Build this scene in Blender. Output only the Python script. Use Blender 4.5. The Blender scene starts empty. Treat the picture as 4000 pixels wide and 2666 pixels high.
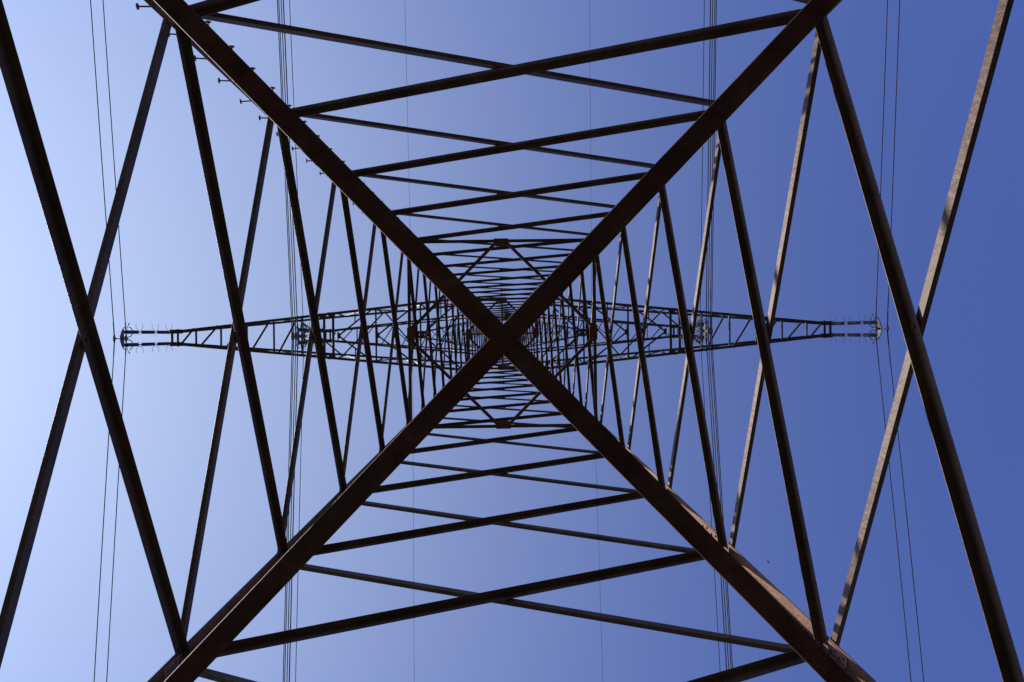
import bpy, math, random
from mathutils import Vector, Matrix

random.seed(4)
scene = bpy.context.scene
col = scene.collection
PI = math.pi
V = Vector

# ---------------------------------------------------------------- scale
F = 2800.0            # focal length in pixels of a 4000 px wide frame
CAM = 1.6             # lens height above the ground
W0, TP = 7.0, 425.0 / F          # half width of the tower at lens height, taper per metre
ZW = F * W0 / (145 + 425)        # waist (bottom cross-arms), metres above the lens
WW = W0 - TP * ZW                # half width at the waist
TP2 = 0.058
ZTOP = 48.6
def hw(z):
    return W0 - TP * z if z <= ZW else WW - TP2 * (z - ZW)
def znode(r):                    # height at which the tower's side stands r px from the axis
    r += 5
    return F * W0 / (r + 425)

# ---------------------------------------------------------------- mesh helpers
class MB:
    def __init__(s):
        s.v = []; s.f = []
    def prism(s, pa, pb):
        n = len(pa); o = len(s.v)
        s.v += [tuple(p) for p in pa] + [tuple(p) for p in pb]
        for i in range(n):
            j = (i + 1) % n
            s.f.append((o + i, o + j, o + n + j, o + n + i))
        s.f.append(tuple(o + i for i in reversed(range(n))))
        s.f.append(tuple(o + n + i for i in range(n)))
    def angle(s, p0, p1, a, b, la, lb, t, ch=0.0, heel=None):
        """L section from p0 to p1: heel on the line, flanges along a and b."""
        p0 = V(p0); p1 = V(p1); d = (p1 - p0).normalized()
        a = V(a); a = (a - d * a.dot(d)).normalized()
        b = V(b); b = b - d * b.dot(d); b = (b - a * b.dot(a)).normalized()
        c = ch if ch else t * 0.25
        prof = [(c, 0), (la - c, 0), (la, c), (la, t), (t + c, t), (t, t + c), (t, lb), (c, lb), (0, lb - c), (0, heel[1] if heel else c)]
        if heel: prof[0] = (heel[0], 0)
        if d.dot(a.cross(b)) < 0:
            prof.reverse()
        s.prism([p0 + a * x + b * y for x, y in prof], [p1 + a * x + b * y for x, y in prof])
    def box(s, c, ax, ay, az):
        c = V(c); ax = V(ax) * .5; ay = V(ay) * .5; az = V(az) * .5
        q = [(-1, -1), (1, -1), (1, 1), (-1, 1)]
        if ax.cross(ay).dot(az) < 0:
            q.reverse()
        s.prism([c + ax * x + ay * y - az for x, y in q], [c + ax * x + ay * y + az for x, y in q])
    def tube(s, pts, r, seg=8, cap=True):
        pts = [V(p) for p in pts]; n = len(pts); o = len(s.v)
        d0 = (pts[1] - pts[0]).normalized()
        u = d0.orthogonal().normalized()
        for i, p in enumerate(pts):
            d = (pts[min(i + 1, n - 1)] - pts[max(i - 1, 0)]).normalized()
            u = (u - d * u.dot(d)).normalized(); w = d.cross(u)
            rr = r[i] if isinstance(r, (list, tuple)) else r
            for k in range(seg):
                t = 2 * PI * k / seg
                s.v.append(tuple(p + u * rr * math.cos(t) + w * rr * math.sin(t)))
        for i in range(n - 1):
            for k in range(seg):
                k2 = (k + 1) % seg
                s.f.append((o + i * seg + k, o + i * seg + k2, o + (i + 1) * seg + k2, o + (i + 1) * seg + k))
        if cap:
            s.f.append(tuple(o + k for k in reversed(range(seg))))
            s.f.append(tuple(o + (n - 1) * seg + k for k in range(seg)))
    def ball(s, c, r, sx=1, sy=1, sz=1):
        c = V(c); pts = []; rr = []
        o = len(s.v); R, S = 7, 10
        for i in range(R + 1):
            th = PI * i / R
            for k in range(S):
                ph = 2 * PI * k / S
                s.v.append((c.x + r * sx * math.sin(th) * math.cos(ph), c.y + r * sy * math.sin(th) * math.sin(ph), c.z - r * sz * math.cos(th)))
        for i in range(R):
            for k in range(S):
                k2 = (k + 1) % S
                s.f.append((o + i * S + k, o + i * S + k2, o + (i + 1) * S + k2, o + (i + 1) * S + k))
    def mesh(s, name, mat, smooth=False):
        m = bpy.data.meshes.new(name)
        m.from_pydata(s.v, [], s.f); m.update()
        m.materials.append(mat)
        if smooth:
            for p in m.polygons: p.use_smooth = True
        return m
    def build(s, name, mat, parent=None, smooth=False, loc=(0, 0, 0)):
        o = bpy.data.objects.new(name, s.mesh(name, mat, smooth))
        col.objects.link(o); o.location = loc
        if parent: o.parent = parent
        return o

def tag(o, label=None, cat=None, group=None, kind=None):
    if label: o['label'] = label
    if cat: o['category'] = cat
    if group: o['group'] = group
    if kind: o['kind'] = kind
    return o
def empty(name, loc=(0, 0, 0)):
    o = bpy.data.objects.new(name, None); col.objects.link(o)
    o.location = loc; o.empty_display_size = .3
    return o
def copy_tree(o, parent=None):
    c = o.copy(); col.objects.link(c); c.parent = parent
    for ch in list(o.children): copy_tree(ch, c)
    return c

# ---------------------------------------------------------------- materials
def material(name, c1, c2, rough=.6, metal=0.0, scale=3.0, bump=0.0, bscale=20.0, spots=None, spec=.3):
    m = bpy.data.materials.new(name); m.use_nodes = True
    nt = m.node_tree; N = nt.nodes; L = nt.links
    b = N['Principled BSDF']
    g = N.new('ShaderNodeNewGeometry')
    n1 = N.new('ShaderNodeTexNoise'); n1.inputs['Scale'].default_value = scale; n1.inputs['Detail'].default_value = 8
    n1.inputs['Roughness'].default_value = .65
    L.new(g.outputs['Position'], n1.inputs['Vector'])
    r = N.new('ShaderNodeValToRGB')
    r.color_ramp.elements[0].position = .36; r.color_ramp.elements[0].color = (*c1, 1)
    r.color_ramp.elements[1].position = .66; r.color_ramp.elements[1].color = (*c2, 1)
    L.new(n1.outputs['Fac'], r.inputs['Fac'])
    out = r.outputs['Color']
    if spots:
        n2 = N.new('ShaderNodeTexNoise'); n2.inputs['Scale'].default_value = scale * 9; n2.inputs['Detail'].default_value = 6
        L.new(g.outputs['Position'], n2.inputs['Vector'])
        r2 = N.new('ShaderNodeValToRGB'); r2.color_ramp.elements[0].position = .55; r2.color_ramp.elements[1].position = .68
        L.new(n2.outputs['Fac'], r2.inputs['Fac'])
        mx = N.new('ShaderNodeMixRGB'); mx.inputs['Color2'].default_value = (*spots, 1)
        L.new(r2.outputs['Color'], mx.inputs['Fac']); L.new(out, mx.inputs['Color1'])
        out = mx.outputs['Color']
    L.new(out, b.inputs['Base Color'])
    b.inputs['Roughness'].default_value = rough
    b.inputs['Metallic'].default_value = metal
    b.inputs['Specular IOR Level'].default_value = spec
    b.inputs['Specular Tint'].default_value = (1, .86, .76, 1)
    if bump:
        n3 = N.new('ShaderNodeTexNoise'); n3.inputs['Scale'].default_value = bscale; n3.inputs['Detail'].default_value = 5
        L.new(g.outputs['Position'], n3.inputs['Vector'])
        bp = N.new('ShaderNodeBump'); bp.inputs['Strength'].default_value = bump; bp.inputs['Distance'].default_value = .03
        L.new(n3.outputs['Fac'], bp.inputs['Height'])
        L.new(bp.outputs['Normal'], b.inputs['Normal'])
    return m

M_BRACE = material('weathered_brace_steel', (.060, .036, .027), (.125, .074, .054), .52, 0, 1.1, .55, 8, (.085, .044, .027), spec=.32)
M_LEG = material('rusty_leg_steel', (.12, .050, .030), (.22, .098, .062), .55, 0, 1.6, .45, 14, (.15, .062, .03), spec=.3)
M_BAR = material('rusty_bar_steel', (.066, .030, .030), (.165, .074, .070), .7, 0, 2.2, .35, 30, (.070, .052, .042), spec=.15)
M_ARM = material('crossarm_steel', (.055, .044, .041), (.10, .08, .075), .5, 0, 2.0, .3, 20, spec=.5)
M_PLATE = material('pale_primer_steel', (.22, .14, .115), (.31, .21, .175), .45, 0, 3.0, .1, 20)
M_GALV = material('galvanised_fitting', (.10, .102, .10), (.17, .172, .168), .5, .2, 6.0)
M_PORC = material('brown_porcelain', (.014, .009, .008), (.02, .012, .010), .25, 0, 2.0, spec=.22)
M_WIRE = material('weathered_aluminium_wire', (.025, .026, .030), (.04, .041, .046), .7, 0, 1.5, spec=.2)
M_CONC = material('footing_concrete', (.28, .27, .25), (.38, .37, .35), .9, 0, 4.0, .4, 30)
M_GRASS = material('grass_ground', (.030, .037, .024), (.054, .053, .036), .95, 0, .7, .6, 9, (.066, .052, .040), spec=.1)
M_BIRD = material('dark_feathers', (.02, .018, .017), (.035, .03, .028), .8)

# ---------------------------------------------------------------- ground
g = MB(); n = 24; S = 900.0
for j in range(n + 1):
    for i in range(n + 1):
        x = S * (2 * i / n - 1); y = S * (2 * j / n - 1)
        g.v.append((x, y, 0.0))
for j in range(n):
    for i in range(n):
        a = j * (n + 1) + i
        g.f.append((a, a + 1, a + n + 2, a + n + 1))
tag(g.build('ground', M_GRASS), 'dark grassy ground under the lattice tower', 'ground', kind='structure')

# ---------------------------------------------------------------- the tower
tower = tag(empty('transmission_tower'),
            'tall brown rusty steel lattice pylon seen from directly underneath with crossarms either side', 'pylon')
def P(x, y, z): return V((x, y, z + CAM))     # metres measured from the lens height

R_NODES = [2262, 1264, 870, 630, 475, 370, 311, 264, 230, 199, 178, 159, 145]
ZN = [znode(r) for r in R_NODES]
ZN[-1] = ZW
SIZES = [.155, .158, .150, .140, .125, .105, .10, .095, .09, .085, .08, .08]

def face_pt(sx, z, off=0.0):
    """a point on the leg line of the y<0 face; off = metres inwards"""
    w = hw(z)
    return P(sx * w, -w + off, z)
def face_brace(z0, z1, s0, s1, b, thick, mb, inset=.12):
    """angle from leg s0 at z0 to leg s1 at z1 on the face at y = -w"""
    t = TP if z0 < ZW - .01 else TP2
    nin = V((0, 1, -t)).normalized()
    tleg = .026 if b > .1 else .018
    off = tleg + .004 if thick else -.004
    p0 = face_pt(s0, z0); p1 = face_pt(s1, z1)
    d = (p1 - p0).normalized()
    p0 = p0 + d * inset + nin * off; p1 = p1 - d * inset * .6 + nin * off
    up = V((0, t, 1)); up = (up - d * up.dot(d)).normalized()
    th = max(.009, b * .085)
    if thick:   # inside the leg, outstanding flange at the top edge, pointing inwards
        mb.angle(p0 + up * b * .5, p1 + up * b * .5, -up, nin, b, b * .95, th)
    else:       # outside the leg, outstanding flange at the bottom edge, pointing outwards
        mb.angle(p0 - up * b * .42, p1 - up * b * .42, up, -nin, b * .84, b * .53, th)
    return p0, p1, nin, up, d

def bolt(mb, c, nrm, r=.022, h=.018):
    c = V(c); nrm = V(nrm).normalized()
    mb.tube([c, c + nrm * h], r, 6)

braces = []
for i in range(len(ZN) - 1):
    z0, z1, b = ZN[i], ZN[i + 1], SIZES[i]
    for thick in (True, False):
        mb = MB()
        # seen from below: the inner brace climbs from +x to -x, the outer one the other way
        s0 = 1 if thick else -1
        p0, p1, nin, up, d = face_brace(z0, z1, s0, -s0, b, thick, mb, inset=(.10 + b * .3) if thick else .06)
        ins = nin if thick else nin
        base = (b * .085 + .003) if thick else .001
        for q in (.07, .13, .2):                      # bolts at each end
            bolt(mb, p0 + d * q + ins * base, ins, .020)
            bolt(mb, p1 - d * q + ins * base, ins, .020)
        w0, w1 = hw(z0), hw(z1)
        m = p0.lerp(p1, w0 / (w0 + w1))
        bolt(mb, m + ins * base, ins, .024, .022)
        # square packing plate where the two braces cross
        if thick:
            mb.box(m - nin * .014, d * b * .9, up * b * .8, nin * .020)
        o = mb.build('brace', M_BRACE, tower)
        braces.append(o)
        for k in (1, 2, 3):
            c = o.copy(); col.objects.link(c); c.parent = tower
            c.rotation_euler = (0, 0, k * PI / 2 + random.uniform(-.0009, .0009))
            c.location = (random.uniform(-.006, .006), random.uniform(-.006, .006), random.uniform(-.02, .02))

# upper body above the waist: too small and many to tell apart
ub = MB()
zs = [ZW]
while zs[-1] < 46.5:
    zs.append(zs[-1] + hw(zs[-1]) * .92)
zs[-1] = 46.9
zs.append(ZTOP - .1)
rot = [Matrix.Rotation(k * PI / 2, 3, 'Z') for k in range(4)]
def add_rotated(dst, src):
    for R in rot:
        o = len(dst.v)
        dst.v += [tuple(R @ V(p)) for p in src.v]
        dst.f += [tuple(o + q for q in fc) for fc in src.f]
one = MB()
for a, b_ in zip(zs[:-1], zs[1:]):
    face_brace(a, b_, 1, -1, .068, True, one, .06)
    face_brace(a, b_, -1, 1, .068, False, one, .06)
add_rotated(ub, one)
tag(ub.build('upper_lattice', M_BRACE, tower), kind='stuff')

# legs
LEGSEC = [(-CAM, ZN[1] + 4.2, .255, .026), (ZN[1] + 4.2, ZN[5] + .3, .25, .024), (ZN[5] + .3, ZW + .2, .205, .02), (ZW + .2, ZTOP, .14, .014)]
def leg_mesh(sx, sy):
    mb = MB()
    for za, zb, b, t in LEGSEC:
        pa = P(sx * hw(za), sy * hw(za), za); pb = P(sx * hw(zb), sy * hw(zb), zb)
        mb.angle(pa, pb, (-sx, 0, 0), (0, -sy, 0), b, b, t, t * .3)
    return mb
legs = {}
for sx in (-1, 1):
    for sy in (-1, 1):
        lg = leg_mesh(sx, sy).build('leg', M_LEG, tower)
        legs[(sx, sy)] = lg
        # bolted splice plates on the inner faces of both flanges
        for zc, L, b, t in ((15.9, 1.0, .2, .026), (LEGSEC[1][1], .8, .17, .024), (ZN[1] - .25, .5, .2, .026)):
            mb = MB()
            w = hw(zc); c = P(sx * w, sy * w, zc)
            ax = (P(sx * hw(zc + 1), sy * hw(zc + 1), zc + 1) - c).normalized()
            for fx, nrm in ((V((-sx, 0, 0)), V((0, -sy, 0))), (V((0, -sy, 0)), V((-sx, 0, 0)))):
                q = c + fx * (b * .56 + t) + nrm * (t + .010)
                mb.box(q, ax * L, fx * b * .8, nrm * .018)
                for k in range(4):
                    bolt(mb, q + ax * (L * (k - 1.5) / 4.6) + fx * b * .12 * (-1) ** k + nrm * .009, nrm, .024, .024)
            mb.build('splice_plate', M_PLATE if zc < 15 else M_LEG, lg)
        ft = MB()
        w = hw(-CAM)
        ft.tube([(sx * w, sy * w, -.5), (sx * w, sy * w, .35), (sx * (w - .03), sy * (w - .03), .45)], [.62, .55, .42], 24)
        ft.build('footing', M_CONC, tower)

# step bolts climb the leg at the top left of the picture (x<0, y<0)
lg = legs[(-1, -1)]
def step_bolt_mesh(direction):
    mb = MB(); d = V(direction)
    mb.tube([d * -.03, d * .235], .0135, 8)
    mb.tube([d * .228, d * .234, d * .246, d * .252], [.034, .050, .050, .034], 12)
    mb.tube([d * .004, d * .022], .024, 6)
    return mb.mesh('step_bolt', M_BRACE)
smw = step_bolt_mesh((-1, 0, 0)); smn = step_bolt_mesh((0, -1, 0))
for k in range(-4, 34):
    for me, dz in ((smw, 0), (smn, .38)):
        o = bpy.data.objects.new('step_bolt', me); col.objects.link(o); o.parent = lg
        z_off = random.uniform(-.02, .02); o.rotation_euler = (random.uniform(-.05, .05), random.uniform(-.05, .05), random.uniform(-.07, .07))
        z = 11.1 + .764 * k + dz + z_off
        w = hw(z); b = .20
        o.location = P(-w, -w + b, z) if me is smw else P(-w + b, -w, z)

# the two big horizontal bars crossing corner to corner just above the camera
ZB = ZN[0] - .02
wb = hw(ZB)
def cross_bar(dirx, diry, offs, heel_side, dz):
    """dir = plan direction, offs = offset of its centre line to the right of dir, width .222"""
    mb = MB()
    d = V((dirx, diry, 0)).normalized()
    s = V((-d.y, d.x, 0))                     # sideways
    Lh = wb / abs(d.y) - .02
    b = .222
    c = P(0, 0, ZB + dz) + s * offs
    heel = c + s * heel_side * b * .5
    mb.angle(heel - d * Lh, heel + d * Lh, s * -heel_side, (0, 0, 1), b, b * .85, .022, .005, heel=(.007, .022))
    return mb, d, s, c
a46 = math.radians(46.0)
# from top right to bottom left (nearest), then from top left to bottom right
mb1, d1, s1, c1 = cross_bar(math.cos(math.radians(45.75)), -math.sin(math.radians(45.75)), .050, -1, 0)
for off in (-.06, .06):
    for e in (-1, 1):
        bolt(mb1, c1 + d1 * off + s1 * off * e - V((0, 0, .0)), (0, 0, -1), .021, .016)
mb1.tube([c1 + d1 * -.03 + V((0, 0, .002)), c1 + d1 * -.03 + V((0, 0, -.006))], .040, 20)
mb1.tube([c1 + d1 * -.03 + V((0, 0, -.004)), c1 + d1 * -.03 + V((0, 0, -.016))], .024, 6)
mb1.build('plan_bar', M_BAR, tower)
mb2, d2, s2, c2 = cross_bar(math.cos(math.radians(46.15)), math.sin(math.radians(46.15)), .036, 1, .026)
mb2.build('plan_bar', M_BAR, tower)

# diaphragms: a square of struts, a diamond of plan braces and a gusset plate at each mid side
def diaphragm(z, bs, bd, gus, gus_d, plus):
    w = hw(z)
    st = MB()
    st.angle(P(-w + .05, -w + .06, z), P(w - .05, -w + .06, z), (0, 1, 0), (0, 0, 1), bs, bs, bs * .1)
    pb = MB()
    e = .10
    pb.angle(P(gus * .35, -w + gus_d * .75, z + .03), P(w - gus_d * .75, -gus * .35, z + .03), (1, -1, 0), (0, 0, 1), bd, bd, bd * .1)
    gp = MB()
    q = [(-gus / 2, .03), (gus / 2, .03), (gus / 2, gus_d * .8), (gus * .38, gus_d), (-gus * .38, gus_d), (-gus / 2, gus_d * .8)]
    gp.prism([P(x, -w + y, z - .018) for x, y in q], [P(x, -w + y, z - .004) for x, y in q])
    for x in (-.36, -.14, .14, .36):
        for y in (.3, .62):
            bolt(gp, P(gus * x, -w + gus_d * y, z - .018), (0, 0, -1), .02, .018)
    first = [st.build('strut', M_BRACE, tower), pb.build('plan_brace', M_BRACE, tower), gp.build('gusset_plate', M_LEG, tower)]
    for o in first:
        for k in (1, 2, 3):
            c = o.copy(); col.objects.link(c); c.parent = tower; c.rotation_euler = (0, 0, k * PI / 2)
    if plus:
        m = MB()
        m.angle(P(-.03, -w + .1, z + .02), P(-.03, w - .1, z + .02), (1, 0, 0), (0, 0, 1), .07, .07, .008)
        m.build('beam', M_BRACE, tower)
        m = MB()
        m.angle(P(-w + .1, -.03, z + .035), P(w - .1, -.03, z + .035), (0, 1, 0), (0, 0, 1), .07, .07, .008)
        m.build('beam', M_BRACE, tower)
diaphragm(ZN[5], .11, .104, .50, .30, False)
diaphragm(ZW + .02, .10, .085, .42, .28, True)
cap = MB()
wt = hw(ZTOP)
for k in range(4):
    R = rot[k]
    o = len(cap.v); t_ = MB()
    t_.angle(P(-wt, -wt, ZTOP), P(wt, -wt, ZTOP), (0, 1, 0), (0, 0, -1), .09, .09, .01)
    cap.v += [tuple(R @ V(p)) for p in t_.v]; cap.f += [tuple(o + q for q in fc) for fc in t_.f]
cap.build('top_frame', M_BRACE, tower)

# ---------------------------------------------------------------- cross-arms (built on the -x side, turned by 180 degrees for +x)
def crossarm(D, zb, hy, ztr, rb, posts, kposts, beams, cb, lat, xbays=False):
    """D reach, zb bottom chord height, hy half width at the tip, ztr top chord height at the root"""
    wr = hw(zb); wt_ = hw(ztr)
    def bot(x, s):          # point of the bottom chord at distance x from the axis
        f = (D - x) / (D - wr)
        return P(-x, s * (hy + (wr - hy) * f), zb)
    def top(x, s):
        f = (D - x) / (D - wt_)
        return P(-x, s * (hy * .9 + (wt_ - hy * .9) * f), zb + .16 + (ztr - zb - .16) * f)
    ch = MB()
    for s in (-1, 1):
        ch.angle(bot(D, s), bot(wr - .02, s), (0, -s, 0), (0, 0, 1), cb, cb, cb * .11)
        ch.angle(top(D, s), top(wt_ - .02, s), (0, -s, 0), (0, 0, -1), cb * .85, cb * .85, cb * .1)
        # side faces: posts and diagonals between the chords
        xs = [wr + .3 + (D - wr - .6) * q / 9 for q in range(10)]
        for q in range(9):
            a, b_ = xs[q], xs[q + 1]
            if q % 2:
                p, r = bot(a, s), top(b_, s)
            else:
                p, r = top(a, s), bot(b_, s)
            if (p - r).length > .3:
                ch.angle(p + V((0, -s * .02, 0)), r + V((0, -s * .02, 0)), (0, 0, 1), (0, -s, 0), lat * .85, lat * .85, .007)
    root = ch.build('crossarm', M_ARM, tower)
    # tip beams and plates
    tp = MB()
    for dx in (.02, .30):
        tp.angle(bot(D - dx, -1) + V((0, -.06, -.01)), bot(D - dx, 1) + V((0, .06, -.01)), (1, 0, 0), (0, 0, 1), .12 if dx < .1 else .11, .12, .012)
    for s in (-1, 1):
        tp.box(bot(D - .28, s) + V((0, -s * .06, -.022)), (.62, 0, 0), (0, .2, 0), (0, 0, .014))
        bolt(tp, bot(D - .1, s) + V((0, -s * .06, -.03)), (0, 0, -1), .03, .03)
    tp.build('tip_beam', M_ARM, root)
    prev = D - .36
    for x in posts:
        m = MB()
        m.angle(bot(x, -1) + V((0, .03, .012)), bot(x, 1) + V((0, -.03, .012)), (-1, 0, 0), (0, 0, 1), lat, lat, .008)
        m.build('strut', M_ARM, root)
        m = MB()
        gap = prev - x
        m.angle(bot(prev - gap * .14, 1) + V((0, -.02, .022)), bot(x + gap * .12, -1) + V((0, .02, .022)), (-1, 0, 0), (0, 0, 1), lat, lat, .008)
        if xbays:
            m.angle(bot(prev - gap * .14, -1) + V((0, .02, .032)), bot(x + gap * .12, 1) + V((0, -.02, .032)), (-1, 0, 0), (0, 0, 1), lat, lat, .008)
        m.build('diagonal', M_ARM, root)
        prev = x
    for x in beams:            # heavy beams that carry the inner strings
        m = MB()
        m.angle(bot(x, -1) + V((0, .02, -.006)), bot(x, 1) + V((0, -.02, -.006)), (1, 0, 0), (0, 0, 1), .12, .12, .012)
        for s in (-1, 1):
            q = [(-.20, 0), (.20, 0), (.16, .16), (.07, .30), (-.07, .30), (-.16, .16)]
            c = bot(x, s)
            pa = [c + V((u, -s * v, -.022)) for u, v in q]; pb = [c + V((u, -s * v, -.010)) for u, v in q]
            if s > 0: pa.reverse(); pb.reverse()
            m.prism(pa, pb)
        m.build('hanger_beam', M_ARM, root)
    for i in range(len(kposts)):    # K bracing of the inner bays
        x = kposts[i]; nx = kposts[i + 1] if i + 1 < len(kposts) else wr + .05
        if i:
            m = MB()
            m.angle(bot(x, -1) + V((0, .03, .012)), bot(x, 1) + V((0, -.03, .012)), (1, 0, 0), (0, 0, 1), lat * 1.1, lat, .008)
            m.build('strut', M_ARM, root)
        gp = MB()
        q = [(.0, -.14), (.10, -.14), (.16, -.08), (.16, .08), (.10, .14), (.0, .14)]
        gp.prism([P(-x + .06 + u, v, zb - .012) for u, v in q], [P(-x + .06 + u, v, zb + .002) for u, v in q])
        gp.build('gusset_plate', M_ARM, root)
        for s in (-1, 1):
            m = MB()
            m.angle(P(-x + .16, s * .09, zb + .03), bot(nx + .1, s) + V((0, 0, .03)), (1, 0, 0), (0, 0, 1), lat * 1.05, lat, .008)
            mid = P(-x + .16, s * .09, zb + .03).lerp(bot(nx + .1, s), .45)
            m.angle(mid, bot(-mid.x, s), (1, 0, 0), (0, 0, 1), lat * .75, lat * .75, .006)
            m.build('diagonal', M_ARM, root)
            m = MB()               # vertical hanger from the top chord
            m.angle(bot(x, s) + V((.02, -s * .03, 0)), top(x, s) + V((.02, -s * .03, 0)), (1, 0, 0), (0, -s, 0), lat * .8, lat * .8, .006)
            m.build('hanger', M_ARM, root)
    # top plane: a few cross struts and long diagonals
    for q in range(4):
        a = wt_ + .3 + (D * .62 - wt_) * q / 4; b_ = wt_ + .3 + (D * .62 - wt_) * (q + 1) / 4
        m = MB()
        m.angle(top(a, 1 if q % 2 else -1), top(b_, -1 if q % 2 else 1), (1, 0, 0), (0, 0, -1), lat * .8, lat * .8, .006)
        m.build('diagonal', M_ARM, root)
    return root, bot, top

def mpx(px, z): return px * z / F
zl = ZW - .02
armL, botL, topL = crossarm(mpx(1292, zl), zl, .33, 37.5, 0,
    [mpx(q, zl) for q in (1191, 1094, 993, 888, 779)],
    [mpx(q, zl) for q in (648, 496, 322)],
    [mpx(q, zl) for q in (699, 664)], .125, .075)
zu = 43.0
armU, botU, topU = crossarm(mpx(694, zu), zu, .33, 45.4, 0,
    [mpx(q, zu) for q in (640, 565, 486, 405, 330, 255, 180)], [], [], .10, .055)
ze = 46.7
armE, botE, topE = crossarm(5.55, ze, .14, 48.3, 0,
    [mpx(q, ze) for q in (285, 230, 170, 115)], [], [], .07, .04, xbays=True)
for a in (armL, armU, armE):
    c = copy_tree(a, tower); c.rotation_euler = (0, 0, PI)

# ---------------------------------------------------------------- insulator strings
def rod_mesh():
    mb = MB(); pts = []; rr = []
    L = 1.16
    prof = [(0, .03), (.02, .05), (.075, .05), (.08, .036)]
    n = 19
    for k in range(n):
        z = .09 + (L - .18) * k / n
        st = (L - .18) / n
        prof += [(z, .052), (z + st * .35, .080), (z + st * .55, .078), (z + st * .95, .052)]
    prof += [(L - .08, .036), (L - .075, .05), (L - .02, .05), (L, .03)]
    mb.tube([(0, 0, -z) for z, r in prof], [r for z, r in prof], 12)
    return mb.mesh('insulator_rod', M_PORC, True)
RODM = rod_mesh()
def arc(c, r, a0, a1, n=20):
    return [V(c) + V((r * math.cos(a0 + (a1 - a0) * k / n), r * math.sin(a0 + (a1 - a0) * k / n), 0)) for k in range(n + 1)]
def horn_mesh(sy):
    mb = MB()
    mb.tube(arc((0, 0, -.02), .10, -PI * .42, PI * 1.42, 16), .008, 6)
    for sgn, zz in ((1, .08), (-1, -.12)):
        mb.tube([(.0, 0, zz * .4), (.03 * sgn, sy * .10, zz), (.05 * sgn, sy * .20, zz * 2.0), (.035 * sgn, sy * .36, zz * 2.2)], .008, 6)
    mb.tube([(0, 0, .16), (0, 0, -.16)], .016, 8)
    mb.ball((0, 0, .1), .03); mb.ball((0, 0, -.1), .03)
    return mb.mesh('arcing_horn', M_GALV, True)
HORN = {s: horn_mesh(s) for s in (-1, 1)}
def ring_mesh(sy):
    mb = MB()
    a0 = PI / 2 * sy
    mb.tube(arc((.02, 0, 0), .225, a0 + .35, a0 + 2 * PI - .45, 28), .019, 8)
    mb.tube([(.0, 0, .0), (.0, sy * .20, .02), (.05, sy * .30, .06), (.06, sy * .34, .07)], .012, 6)
    mb.ball((.06, sy * .34, .07), .034)
    mb.tube([(-.2, 0, 0), (.23, 0, 0)], .012, 6)
    return mb.mesh('corona_ring', M_GALV, True)
RING = {s: ring_mesh(s) for s in (-1, 1)}
def add(name, me, parent, loc):
    o = bpy.data.objects.new(name, me); col.objects.link(o); o.parent = parent; o.location = loc
    return o
def string_set(cond):
    """origin at the cross-arm, everything hangs below; out = -x. cond = clamp positions (x, z) below the arm"""
    r = empty('insulator_string')
    for s in (-1, 1):
        y = s * .27
        m = MB()
        m.tube([(0, y, .1), (0, y, -.16)], .02, 8)
        m.tube(arc((0, y, -.06), .045, 0, 2 * PI, 12), .014, 6)
        m.build('shackle', M_GALV, r, True)
        for k, z in enumerate((-.16, -1.60, -3.04)):
            add('insulator_rod', RODM, r, (0, y, z))
        add('arcing_horn', HORN[s], r, (0, y, -.12))
        for z in (-1.46, -2.90):
            add('arcing_horn', HORN[s], r, (0, y, z))
        add('corona_ring', RING[s], r, (0, y, -4.0))
    m = MB()
    q = [(-.38, .10), (-.30, .16), (0, .08), (.30, .16), (.38, .10), (.34, -.02), (.10, -.16), (-.10, -.16), (-.34, -.02)]
    m.prism([V((-.016, y, -4.36 + z)) for y, z in q], [V((.016, y, -4.36 + z)) for y, z in q])
    m.box((.04, 0, -4.36), (.14, 0, 0), (0, .1, 0), (0, 0, .05))
    m.build('yoke_plate', M_GALV, r)
    zlast = -4.40
    for x, z in cond:
        m = MB()
        m.tube([(0, 0, -4.4), (x, 0, z + .10)], .018, 8)
        m.tube([(x, -.15, z + .02), (x, -.06, z - .005), (x, .06, z - .005), (x, .15, z + .02)], [.030, .048, .048, .030], 10)
        m.box((x, 0, z + .06), (.05, 0, 0), (0, .09, 0), (0, 0, .12))
        m.ball((x + .0, 0, z - .03), .045)
        m.build('suspension_clamp', M_GALV, r, True)
    return r

ZR = -4.52
COND_OUT = [(.24, ZR), (.17, ZR - .78)]
COND_IN = [(.02, ZR), (-.16, ZR + .02), (.08, ZR - .50), (-.05, ZR - .55)]
COND_UP = [(.0, ZR), (-.02, ZR - 1.0)]
DOUT = mpx(1292, zl) - .02; DIN = mpx(694, zl); DUP = mpx(694, zu) - .02
SETS = [(DOUT, zl, COND_OUT, 'end of the lower crossarm'), (DIN, zl, COND_IN, 'middle of the lower crossarm'), (DUP, zu, COND_UP, 'end of the upper crossarm')]
WIRES = []          # x, z, side, label
for D, z, cond, where in SETS:
    r0 = string_set(cond)
    r0.location = P(-D, 0, z - .02)
    r1 = copy_tree(r0)
    r1.location = P(D, 0, z - .02); r1.rotation_euler = (0, 0, PI)
    for r, side in ((r0, 'left'), (r1, 'right')):
        tag(r, 'double brown insulator string hanging at the %s on the %s' % (where, side), 'insulator', 'insulator strings under the crossarms')
    for k, (x, zz) in enumerate(cond):
        for side in (-1, 1):
            WIRES.append((side * (D - x), z - .02 + zz, side, where, k, len(cond)))

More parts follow.
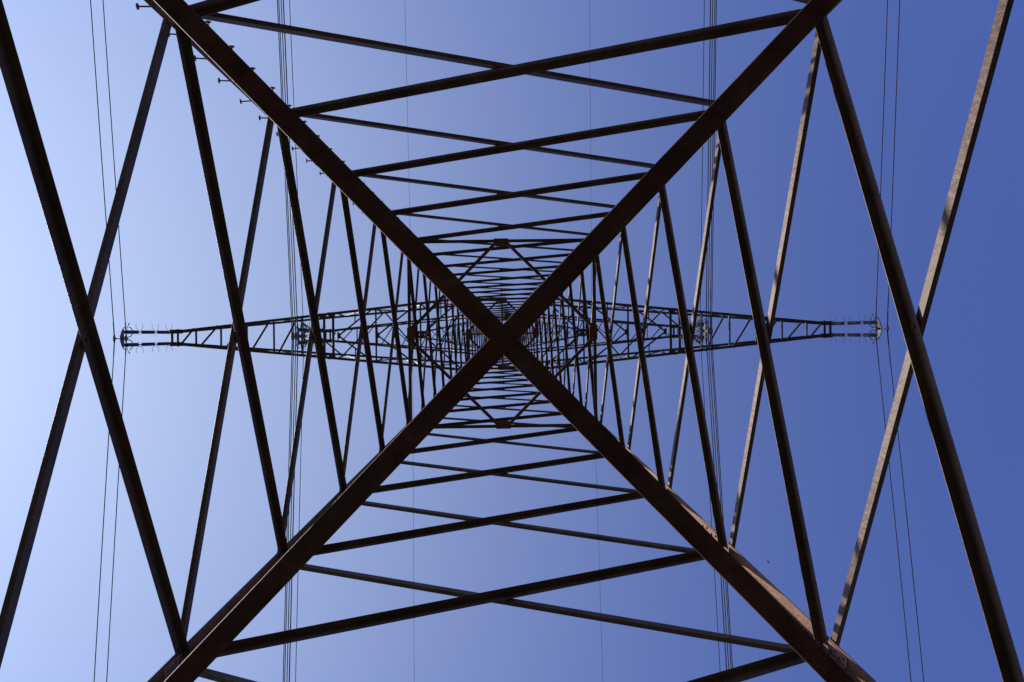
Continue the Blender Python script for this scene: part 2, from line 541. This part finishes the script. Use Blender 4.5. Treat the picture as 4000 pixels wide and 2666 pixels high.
# ---------------------------------------------------------------- conductors
def sag_line(x, z, sN, sS, span=165.0):
    pts = []
    ys = [-span, -130, -100, -75, -55, -40, -30, -22, -16, -12, -8, -5, -3, -1.6, -.7, 0, .7, 1.6, 3, 5, 8, 12, 16, 22, 30, 40, 55, 75, 100, 130, span]
    for y in ys:
        s = sN if y < 0 else sS
        a = abs(y)
        e = .35                                   # the clamp rounds the kink off
        a2 = math.sqrt(a * a + e * e) - e
        pts.append(P(x, y, z - s * a2 + s * a2 * a2 / (2 * span)))
    return pts
def conductor(x, z, side, r, label, group, name, sN, sS, sleeve=True, r_s=.024, slen=.68):
    o = empty(name, P(x, 0, z))
    org = P(x, 0, z)
    pts = [p - org for p in sag_line(x, z, sN, sS)]
    m = MB(); m.tube(pts, r, 8)
    m.build('wire', M_WIRE, o, True)
    if sleeve:
        pp = []
        for q in (-1, -.97, -.6, -.3, 0, .3, .6, .97, 1):
            y = q * slen
            s = sN if y < 0 else sS
            a = abs(y); a2 = math.sqrt(a * a + .35 ** 2) - .35
            pp.append(V((0, y, -s * a2)))
        m = MB(); m.tube(pp, [r + .002, r_s, r_s, r_s, r_s, r_s, r_s, r_s, r + .002], 10)
        m.build('armour_rod', M_WIRE, o, True)
    tag(o, label, 'power line', group)
    return o
SLOPE = {(-1, -1): .112, (1, -1): .100, (-1, 1): .142, (1, 1): .178}   # side, direction
WORD = {
 ('end of the lower crossarm', 0): 'black conductor at the far {S}, the one of its pair nearer the tower',
 ('end of the lower crossarm', 1): 'outermost black conductor at the far {S}, farthest from the tower',
 ('middle of the lower crossarm', 0): 'conductor third nearest the tower in the close bunch of wires on the {S}',
 ('middle of the lower crossarm', 1): 'conductor second farthest from the tower in the bunch of wires on the {S}',
 ('middle of the lower crossarm', 2): 'conductor fourth nearest the tower in the close bunch of wires on the {S}',
 ('middle of the lower crossarm', 3): 'conductor farthest from the tower in the bunch of wires on the {S}',
 ('end of the upper crossarm', 0): 'lone conductor nearest the tower beside the bunch of wires on the {S}',
 ('end of the upper crossarm', 1): 'conductor second nearest the tower in the bunch of wires on the {S}',
}
for x, z, side, where, k, nn in WIRES:
    S_ = 'left' if side < 0 else 'right'
    conductor(x, z, side, .018, WORD[(where, k)].format(S=S_), 'conductors under the crossarms', 'conductor', SLOPE[(side, -1)], SLOPE[(side, 1)])

# earth wires, clamped just beyond the tip of the small top arms, with dampers
for side in (-1, 1):
    x, z = side * 5.76, 46.05
    S_ = 'left' if side < 0 else 'right'
    sN, sS = (.085, .07) if side < 0 else (.055, .16)
    o = conductor(x, z, side, .0095, 'hair-thin single earth wire passing behind the tower lattice just %s of its centre' % S_, 'thin earth wires', 'earth_wire', sN, sS, True, .015, .5)
    m = MB()
    m.tube([(-side * .22, 0, .62), (-side * .1, 0, .3), (0, 0, .05)], .02, 8)
    m.tube([(0, -.12, .0), (0, 0, -.02), (0, .12, .0)], [.02, .035, .02], 8)
    m.build('clamp', M_GALV, o, True)
    for y in (-1.3, -.9, .9, 1.3):
        s = sN if y < 0 else sS
        m = MB(); zz = -s * (math.sqrt(y * y + .35 ** 2) - .35)
        m.tube([(0, y - .2, zz - .10), (0, y, zz - .07), (0, y + .2, zz - .10)], .006, 6)
        m.tube([(0, y, zz), (0, y, zz - .08)], .014, 6)
        for e in (-1, 1):
            m.tube([(0, y + e * .17, zz - .10), (0, y + e * .26, zz - .10)], .028, 8)
        m.build('vibration_damper', M_GALV, o, True)

# ---------------------------------------------------------------- a far bird
zb_ = 95.0
bl = P(1030 * zb_ / F, 908 * zb_ / F, zb_)
m = MB()
def spindle(pts, rr):
    m.tube(pts, rr, 8)
spindle([(.17, -.02, 0), (.13, -.015, 0), (.06, 0, 0), (-.04, .01, 0), (-.12, .02, 0), (-.2, .03, .0)], [.006, .022, .034, .030, .016, .012])
for s in (-1, 1):
    q = [(.06, 0), (.07, .10), (.03, .22), (-.06, .36), (-.05, .24), (-.02, .12), (-.03, 0)]
    pa = [V((x, s * y, .012 + .15 * y)) for x, y in q]; pb = [V((x, s * y, .026 + .15 * y)) for x, y in q]
    if s < 0: pa.reverse(); pb.reverse()
    m.prism(pa, pb)
bird = m.build('bird', M_BIRD, None, False, bl)
bird.rotation_euler = (0, 0, math.radians(-35))
tag(bird, 'tiny dark bird flying in the open sky right of the lower right leg', 'bird')

# ---------------------------------------------------------------- light and sky
SUN_EL, SUN_AZ = math.radians(40), math.radians(180.5)      # azimuth measured from +x towards +y
to_sun = V((math.cos(SUN_EL) * math.cos(SUN_AZ), math.cos(SUN_EL) * math.sin(SUN_AZ), math.sin(SUN_EL)))
ld = bpy.data.lights.new('sun', 'SUN'); ld.energy = 5.0; ld.angle = math.radians(.53); ld.color = (1, .92, .82)
lo = bpy.data.objects.new('sun', ld); col.objects.link(lo)
lo.rotation_euler = (-to_sun).to_track_quat('-Z', 'Y').to_euler()
lo.location = (0, 0, 60)

world = bpy.data.worlds.new('World'); scene.world = world; world.use_nodes = True
nt = world.node_tree
bg = nt.nodes['Background']
sky = nt.nodes.new('ShaderNodeTexSky'); sky.sky_type = 'NISHITA'
sky.sun_disc = False
sky.sun_elevation = SUN_EL
sky.sun_rotation = PI / 2 - SUN_AZ          # rotation 0 puts the sun on +y, clockwise from above
sky.altitude = 100; sky.air_density = 1.5; sky.dust_density = .3; sky.ozone_density = 1.0
# the clear sky, a little bluer, plus the whitish veil of sunlit haze that thickens towards the sun
STR = .10
tint = nt.nodes.new('ShaderNodeMixRGB'); tint.blend_type = 'MULTIPLY'; tint.inputs['Fac'].default_value = 1
tint.inputs['Color2'].default_value = (.609, .703, 1.50, 1)
nt.links.new(sky.outputs['Color'], tint.inputs['Color1'])
tc = nt.nodes.new('ShaderNodeTexCoord')
dot = nt.nodes.new('ShaderNodeVectorMath'); dot.operation = 'DOT_PRODUCT'
dot.inputs[1].default_value = to_sun
nt.links.new(tc.outputs['Generated'], dot.inputs[0])
ma = nt.nodes.new('ShaderNodeMath'); ma.operation = 'MULTIPLY_ADD'; ma.inputs[1].default_value = .5; ma.inputs[2].default_value = .5
nt.links.new(dot.outputs['Value'], ma.inputs[0])
pw = nt.nodes.new('ShaderNodeMath'); pw.operation = 'POWER'; pw.inputs[1].default_value = 6
nt.links.new(ma.outputs[0], pw.inputs[0])
hz = nt.nodes.new('ShaderNodeVectorMath'); hz.operation = 'SCALE'
hz.inputs[0].default_value = (.430 / STR, .472 / STR, .250 / STR)
nt.links.new(pw.outputs[0], hz.inputs['Scale'])
ad = nt.nodes.new('ShaderNodeVectorMath'); ad.operation = 'ADD'
nt.links.new(tint.outputs['Color'], ad.inputs[0]); nt.links.new(hz.outputs['Vector'], ad.inputs[1])
nt.links.new(ad.outputs['Vector'], bg.inputs['Color'])
bg.inputs['Strength'].default_value = STR

# ---------------------------------------------------------------- camera
cd = bpy.data.cameras.new('camera'); cam = bpy.data.objects.new('camera', cd); col.objects.link(cam)
cd.sensor_fit = 'HORIZONTAL'; cd.sensor_width = 36; cd.lens = 36 * F / 4000
cd.shift_x = 19 / 4000; cd.shift_y = -29 / 4000
cd.clip_start = .05; cd.clip_end = 3000
ra = math.radians(.75)
Rv = V((math.cos(ra), math.sin(ra), 0)); Dv = V((-math.sin(ra), math.cos(ra), 0))
Fv = (V((0, 0, 1)) + Rv * (19 / F)).normalized()      # almost straight up; the frame is a slightly off-centre crop
Rv = (Rv - Fv * Rv.dot(Fv)).normalized(); Dv = Fv.cross(Rv)
mt = Matrix((Rv, -Dv, -Fv)).transposed().to_4x4()
mt.translation = (0, 0, CAM)
cam.matrix_world = mt
scene.camera = cam

scene.view_settings.view_transform = 'Standard'
scene.view_settings.look = 'None'
scene.view_settings.exposure = 0.0
scene.view_settings.gamma = 1.0
